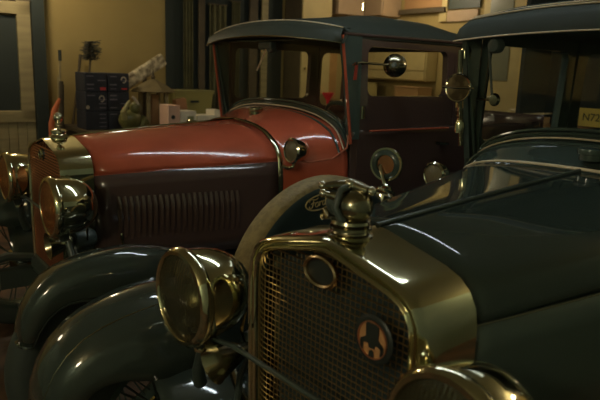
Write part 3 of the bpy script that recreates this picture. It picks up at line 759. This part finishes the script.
# roofed bird house
g = rthing('bird_house', 'small house with a low pointed roof and finial on the bench', 'bird house', -1.60, -2.46, .882)
MB().lathe([(.200, .315), (.205, .325), (.11, .385), (.03, .425), (.0, .43)], Matrix.Rotation(PI / 4, 4, 'Z'), 8).build('roof', mat('olive_roof', (.22, .17, .08), .7, noise=.3), g, angle=20)
MB().lathe([(0, .42), (.014, .425), (.02, .445), (.012, .46), (.008, .48), (.0, .53)], None, 12).build('finial', M_wood_d, g)
for a in range(4):
    an = PI / 4 + a * PI / 2; MB().box((.12 * math.cos(an), .12 * math.sin(an), .17), (.03, .03, .31)).build('post', M_wood, g)
MB().box((0, 0, .01), (.30, .30, .02)).build('base', M_wood_d, g)
MB().box((.0, .0, .15), (.07, .07, .29)).build('core_post', M_card, g)

# green lumpy figure
g = rthing('green_figurine', 'olive green lumpy garden figure with upturned snout beside the cartons', 'figurine', -1.30, -2.26, .882)
M_gr = mat('olive_glaze', (.20, .19, .06), .35, noise=.4, scale=10)
def blob(c, r, mb): 
    rows = []
    for i in range(9):
        t = PI * i / 8; rows.append([Vector(c) + Vector((r[0] * math.sin(t) * math.cos(a), r[1] * math.sin(t) * math.sin(a), -r[2] * math.cos(t))) for a in [2 * PI * j / 16 for j in range(16)]])
    return mb.grid(rows, close_u=True)
blob((0, 0, .09), (.10, .08, .09), MB()).build('body', M_gr, g)
blob((-.035, .03, .19), (.05, .045, .055), MB()).build('head', M_gr, g)
MB().tube([(.06, .04, .10), (.08, .06, .16), (.05, .06, .21), (.02, .05, .25)], [.03, .025, .018, .014], 10).build('arm', mat('pale_green_glaze', (.34, .30, .12), .4), g)
MB().tube([(-.05, .05, .22), (-.02, .06, .27), (.0, .06, .285)], [.016, .012, .01], 8).build('snout', mat('cream_glaze', (.6, .5, .36), .4), g)
MB().tube([(-.09, .02, .03), (-.12, .03, .10), (-.15, .02, .06)], [.03, .035, .02], 10).build('tail', M_gr, g)

# pale papers / cartons on the bench right of the house
M_pale = mat('pale_card', (.62, .46, .30), .7, noise=.12); M_whitec = mat('white_card', (.88, .80, .62), .7, noise=.15, scale=12)
g = rthing('card_box', 'pinkish card box with a dark round hole at the near corner of the bench', 'box', -1.625, -2.18, .882)
MB().box((0, 0, .11), (.11, .18, .22)).build('box_body', mat('pink_card', (.78, .50, .36), .7), g, bevel=.004)
MB().lathe([(0, 0), (.018, 0), (.018, .003)], frame((.01, .091, .12), (0, 1, 0)), 16).build('round_hole', M_dark, g)
g = rthing('card_box', 'white card box with a green mark, next to the pinkish one', 'box', -1.76, -2.18, .882)
MB().box((0, 0, .085), (.15, .18, .17)).build('box_body', M_whitec, g, bevel=.004)
MB().box((-.02, .0905, .10), (.06, .002, .05)).build('green_mark', mat('faded_green', (.28, .30, .14), .7), g)
g = rthing('card_box', 'long low white card box nearest the red car\'s windshield', 'box', -1.98, -2.18, .882)
MB().box((0, 0, .065), (.26, .18, .13)).build('box_body', M_whitec, g, bevel=.004)
MB().box((-.08, 0, .15), (.08, .16, .05)).build('flap', M_whitec, g, bevel=.003)
g = rthing('storage_tub', 'yellow-green tub behind the white card boxes', 'tub', -2.08, -2.72, .882)
MB().grid([[(x * s, y * s, z) for x, y in ((-.2, -.12), (.2, -.12), (.2, .12), (-.2, .12))] for s, z in ((.88, 0), (1, .29), (1.05, .29), (1.05, .31), (1, .31))], close_u=True).build('tub_body', mat('olive_plastic', (.36, .32, .10), .4), g, smooth=False)
MB().box((0, 0, .318), (.43, .27, .015)).build('lid', mat('olive_plastic_lid', (.32, .29, .10), .4), g, bevel=.004)
MB().box((0, .128, .22), (.09, .006, .02)).build('latch', M_dark, g)
g = rthing('orange_block', 'small terracotta block leaning behind the pinkish card box', 'block', -1.84, -2.40, .882)
MB().box((0, 0, .13), (.10, .08, .26), RY(.15)).build('block_body', mat('terracotta', (.42, .20, .09), .7), g)
for i, (x, w, h, cc_, lab) in enumerate(((-2.35, .12, .13, (.35, .18, .10), 'small brown tin by the lid of the yellow-green tub'), (-2.55, .16, .10, (.06, .05, .04), 'low dark tin further along the bench'), (-2.72, .10, .18, (.52, .44, .28), 'pale canister behind the red car\'s windshield'), (-2.90, .14, .18, (.50, .42, .26), 'broad pale canister beside a narrower one behind the windshield'), (-3.12, .13, .09, (.30, .22, .14), 'squat brown tin at the far end of the bench'))):
    g = rthing('canister', lab, 'tin', x, -2.45, .882, 0, 'tins along the bench')
    MB().lathe([(0, 0), (w / 2, 0), (w / 2, h), (w / 2 - .006, h + .004), (w / 2 - .006, h - .01)], None, 20).build('tin_body', mat('tin_%d' % i, cc_, .5), g)
    MB().lathe([(0, h + .02), (w / 2 * .9, h + .018), (w / 2 * 1.03, h + .008), (w / 2 * 1.03, h - .012)], None, 20).build('lid', mat('tin_lid_%d' % i, tuple(v * .8 for v in cc_), .4), g)

# dark store cupboard beyond the ochre wall, with hanging cloths and boards
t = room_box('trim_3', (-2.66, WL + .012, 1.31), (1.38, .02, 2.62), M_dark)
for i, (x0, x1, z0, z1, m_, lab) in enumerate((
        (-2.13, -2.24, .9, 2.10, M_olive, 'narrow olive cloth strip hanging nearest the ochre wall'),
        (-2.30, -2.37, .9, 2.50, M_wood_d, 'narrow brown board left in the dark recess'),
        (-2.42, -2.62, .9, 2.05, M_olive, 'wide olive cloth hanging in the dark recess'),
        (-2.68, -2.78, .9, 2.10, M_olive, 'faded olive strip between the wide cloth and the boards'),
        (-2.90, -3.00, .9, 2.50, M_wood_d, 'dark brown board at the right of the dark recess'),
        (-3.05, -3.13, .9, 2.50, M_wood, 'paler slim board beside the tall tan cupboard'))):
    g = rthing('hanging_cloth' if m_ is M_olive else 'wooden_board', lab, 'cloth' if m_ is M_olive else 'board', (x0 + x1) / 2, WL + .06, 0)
    w = x0 - x1; n = 14
    if m_ is M_olive:
        MB().grid([[(-w / 2 + w * j / n, .018 * math.sin(j * 1.5), z) for j in range(n + 1)] for z in (z0, (z0 + z1) / 2, z1)]).build('cloth', m_, g, solid=.004)
        MB().tube([(-w / 2 - .01, 0, z1), (w / 2 + .01, 0, z1)], .01, 8).build('hanging_rod', M_wood_d, g)
    else:
        MB().box((0, 0, (z0 + z1) / 2), (w, .03, z1 - z0)).build('board', m_, g, bevel=.004)
    if i in (1, 4, 5): pass
g = rthing('tall_cupboard', 'tall tan cupboard against the wall seen through the red car\'s windshield', 'cupboard', -3.60, WL + .17, 0)
MB().box((0, -.01, 1.24), (.42, .30, 2.46)).build('carcass', M_wood_d, g, bevel=.004)
q = MB().box((0, .15, 1.70), (.40, .02, 1.50)).build('door', M_tan2, g, bevel=.004)
MB().box((0, .15, .50), (.40, .02, .86)).build('door', M_wood_d, g, bevel=.004)
MB().lathe([(0, 0), (.012, 0), (.012, .015), (.018, .02), (.012, .03), (0, .032)], frame((.16, .16, 1.45), (0, 1, 0)), 14).build('knob', M_nickel, q)
g = rthing('red_funnel', 'small bright red funnel seen low through the red car\'s windshield', 'funnel', -3.72, WL + .42, 1.062)
MB().lathe([(.07, .13), (.068, .135), (.02, .05), (.012, 0), (.010, 0), (.016, .05), (.066, .13)], None, 20).build('cone', mat('bright_red_plastic', (.75, .03, .05), .4), g)
g = rthing('low_chest', 'low dark chest in front of the tall tan cupboard', 'chest', -3.72, WL + .55, 0)
MB().box((0, 0, .53), (.62, .40, 1.06)).build('chest_body', M_wood_d, g, bevel=.006)
q = MB().box((0, .205, .80), (.56, .015, .30)).build('drawer', M_wood_d, g, bevel=.004)
MB().tube([(-.06, .215, .8), (-.06, .235, .8), (.06, .235, .8), (.06, .215, .8)], .005, 6).build('drawer_pull', M_nickel_d, q)
g = rthing('cork_board', 'orange-brown board on the wall seen through the red car\'s windshield', 'board', -4.03, WL + .02, 1.40)
MB().box((0, 0, 0), (.26, .02, .58)).build('board_face', mat('orange_cork', (.50, .27, .09), .8, noise=.15), g, bevel=.003)

# overhead cupboards, left wall and back wall
def cupboard(lab, x, y, z, w, h, dpt, rz, m_, hx, doors=1):
    g = rthing('wall_cupboard', lab, 'cupboard', x, y, z, rz, 'wall cupboards high up in the back corner')
    MB().box((0, -.005, h / 2), (w, dpt, h)).build('carcass', m_, g, bevel=.003)
    q = MB().box((0, dpt / 2 + .008, h / 2), (w - .012, .018, h - .012)).build('door', m_, g, bevel=.004)
    MB().tube([(hx, dpt / 2 + .017, .06), (hx, dpt / 2 + .04, .065), (hx, dpt / 2 + .04, .14), (hx, dpt / 2 + .017, .145)], .006, 6).build('handle', M_nickel, q)
cupboard('pinkish wall cupboard left of the back corner', -4.10, WL + .15, 2.06, .40, .54, .28, 0, M_pinktan, -.15)
RB = -PI / 2
cupboard('pinkish wall cupboard right of the corner, handle at its right edge', WB + .15, -2.84, 2.06, .26, .54, .28, RB, M_pinktan, -.09)
cupboard('pinkish wall cupboard over the red roof, handle at its left edge', WB + .15, -2.55, 2.06, .30, .54, .28, RB, M_pinktan, .11)
g = rthing('display_board', 'tan board with dark rail between the roofs of the two cars', 'board', WB + .03, -2.04, 2.12, RB)
MB().box((0, 0, .20), (.54, .03, .36)).build('board_face', M_card, g, bevel=.003)
MB().box((0, .02, -.01), (.66, .05, .05)).build('rail', M_wood_d, g, bevel=.003)
g = rthing('wall_panel', 'pale tan framed panel above the right end of the red roof', 'panel', WB + .02, -1.55, 1.98, RB)
MB().box((0, 0, .06), (.48, .02, .11)).build('lower_board', M_pinktan, g); MB().box((.20, .01, .30), (.10, .02, .58)).build('side_board', M_tan2, g)
MB().box((-.06, .0, .38), (.40, .015, .50)).build('dark_inset', mat('dark_green_board', (.05, .06, .045), .5), g)
# panels seen through the red car's side window
g = rthing('flap_cupboard', 'tan cupboard with two long horizontal flaps seen through the red car\'s side window', 'cupboard', WB + .10, -2.38, 1.36, RB)
MB().box((0, -.005, .25), (1.16, .17, .50)).build('carcass', M_tan2, g, bevel=.003)
for z_, h in ((.055, .09), (.30, .38)):
    q = MB().box((0, .09, z_), (1.14, .018, h)).build('flap', M_tan2, g, bevel=.004)
g = rthing('counter', 'dark counter running below the tan flap cupboard', 'counter', WB + .28, -2.345, 0, RB)
MB().box((0, 0, 1.06), (1.30, .52, .05)).build('worktop', M_wood_d, g, bevel=.004); MB().box((0, -.02, .52), (1.24, .46, 1.02)).build('cabinet', M_wood_d, g)
g = rthing('parts_box', 'orange-brown box on the dark counter in the red car\'s side window', 'box', WB + .25, -1.90, 1.087, RB)
MB().box((0, 0, .10), (.34, .22, .20)).build('box_body', mat('orange_card', (.48, .26, .10), .7), g, bevel=.004)
MB().box((0, 0, .205), (.35, .23, .014)).build('lid', M_card, g, bevel=.003)
g = rthing('parts_box', 'olive box on the left end of the dark counter', 'box', WB + .25, -2.75, 1.087, RB)
MB().box((0, 0, .11), (.36, .22, .22)).build('box_body', mat('olive_card', (.42, .33, .12), .7), g, bevel=.004)
MB().box((0, 0, .225), (.37, .23, .014)).build('lid', mat('olive_lid', (.36, .28, .10), .7), g, bevel=.003)

# door in the back wall
d = bpy.data.objects.new('door_2', None); COL.objects.link(d); place(d, WB + .03, -.92, 0, RB); d['kind'] = 'structure'
MB().box((0, 0, 1.20), (.60, .03, 2.36)).build('door_panel', M_tan2, d, bevel=.003)
MB().box((.09, .018, 1.85), (.26, .012, .90)).build('door_glazing', mat('grey_obscured_glass', (.20, .20, .13), .3), d)
MB().box((-.22, .03, 1.2), (.07, .05, 2.40)).build('door_jamb', mat('bright_ochre_trim', (.62, .46, .16), .6), d)
MB().box((.02, .02, 1.02), (.5, .02, .10)).build('door_kick_board', M_wood_d, d)
# dark shelving right of it
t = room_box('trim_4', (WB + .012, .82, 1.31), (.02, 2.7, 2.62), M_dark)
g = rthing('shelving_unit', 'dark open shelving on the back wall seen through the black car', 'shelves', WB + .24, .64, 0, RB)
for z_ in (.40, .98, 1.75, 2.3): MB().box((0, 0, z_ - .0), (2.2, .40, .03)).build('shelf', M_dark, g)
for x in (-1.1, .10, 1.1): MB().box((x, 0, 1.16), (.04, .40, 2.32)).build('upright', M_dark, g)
for i, (y, z0, w, h, c_, lab) in enumerate(((-.40, .997, .22, .045, (.45, .26, .12), 'lower brown flat box on the dark shelf'), (-.41, 1.043, .22, .055, (.58, .38, .20), 'tan flat box resting on a brown one on the dark shelf'),
                                      (.02, .997, .30, .05, (.40, .24, .12), 'brown flat box below the yellow number plate'), (.60, .997, .30, .12, (.30, .22, .10), 'plain brown box far right on the dark shelf'))):
    g = rthing('flat_box', lab, 'box', WB + .28, y, z0, RB, 'boxes on the dark shelving')
    MB().box((0, 0, h / 2), (w, .22, h)).build('box_body', mat('flat_box_%d' % i, c_, .7), g, bevel=.003)
    MB().box((0, .111, h * .5), (w * .6, .001, h * .3)).build('box_label', M_tan2, g)
g = rthing('paper_stack', 'loose pale papers sagging over the tan flat box', 'papers', WB + .30, -.42, 1.099, RB)
MB().grid([[(-.16 + .32 * j / 8, y, .015 + .02 * math.cos(j * .7) * (1 if j < 5 else .3) + .03 * (j / 8)) for j in range(9)] for y in (-.09, .0, .09)]).build('sheets', mat('cream_paper', (.66, .54, .34), .8), g, solid=.012)
g = rthing('number_plate', 'yellow number plate with dark characters on the dark shelf', 'number plate', WB + .36, .20, 1.05, RB)
MB().box((0, 0, .085), (.26, .008, .15)).build('plate', mat('yellow_plate', (.62, .47, .10), .5), g, bevel=.004)
fc = bpy.data.curves.new('t', 'FONT'); fc.body = 'N726'; fc.size = .085; fc.extrude = .001; fc.align_x = 'CENTER'; fc.align_y = 'CENTER'
fo = bpy.data.objects.new('t', fc); COL.objects.link(fo); dg = bpy.context.evaluated_depsgraph_get()
me = bpy.data.meshes.new_from_object(fo.evaluated_get(dg)); bpy.data.objects.remove(fo)
me.materials.clear(); me.materials.append(M_dark)
to = bpy.data.objects.new('plate_characters', me); COL.objects.link(to); to.parent = g; to.location = (0, .0055, .085); to.rotation_euler = (PI / 2, 0, PI)

# ------------------------------------------------------------------ ceiling battens and added fill globes
def tube_fixture(i, x, y, z, L, yaw, E):
    lab = ['long white fluorescent batten on the ceiling above the two cars', 'short dim batten on the ceiling near the black car\'s roof'][i]
    g = root('fluorescent_lamp', lab, 'lamp', (x, y, z), yaw)
    MB().box((0, 0, .035), (L + .06, .14, .045)).build('lamp_housing', mat('white_enamel', (.7, .7, .66), .4), g, bevel=.005)
    MB().tube([(-L / 2, 0, -.010), (L / 2, 0, -.010)], .019, 12).build('lamp_tube', mat('tube_glow_%d' % i, (1, 1, 1), .5, emit=(.80, .93, 1.0), es=E), g)
for i, t_ in enumerate(TUBES): tube_fixture(i, *t_)

def globe(x, y, z, e, lab, tint=(1.0, .84, .58), r=.10):  # glowing globes added out of view as fill for cars and walls
    g = root('added_fill_lamp', lab, 'lamp', RW(x, y, z), 0)
    MB().tube([(0, 0, .10), (0, 0, HC - z)], .004, 6).build('flex', M_dark, g)
    MB().lathe([(.0, .135), (.03, .13), (.045, .10), (.04, .085), (0, .085)], None, 20).build('lamp_cap', M_iron, g)
    MB().lathe([(r * math.sin(t), (.10 - r) - r * math.cos(t)) for t in [PI * k / 14 for k in range(15)]], None, 28).build('fill_globe', mat('fill_glow_%d' % round(e), (.8, .7, .5), .5, emit=tint, es=e), g)
globe(-.5, -2.5, 2.30, 20, 'added fill globe, out of view, hanging left of the bench')
globe(-4.0, -1.7, 2.30, 15, 'added fill globe, out of view, in the back corner')
globe(2.6, 2.8, 2.30, 17, 'large added fill globe, out of view, near the entrance side', r=.17)
globe(2.2, -1.9, 2.30, 6, 'added fill globe, out of view, ahead of the red car', r=.17)
globe(-3.2, 2.9, 2.30, 32, 'added fill globe, out of view, over the right side wall')
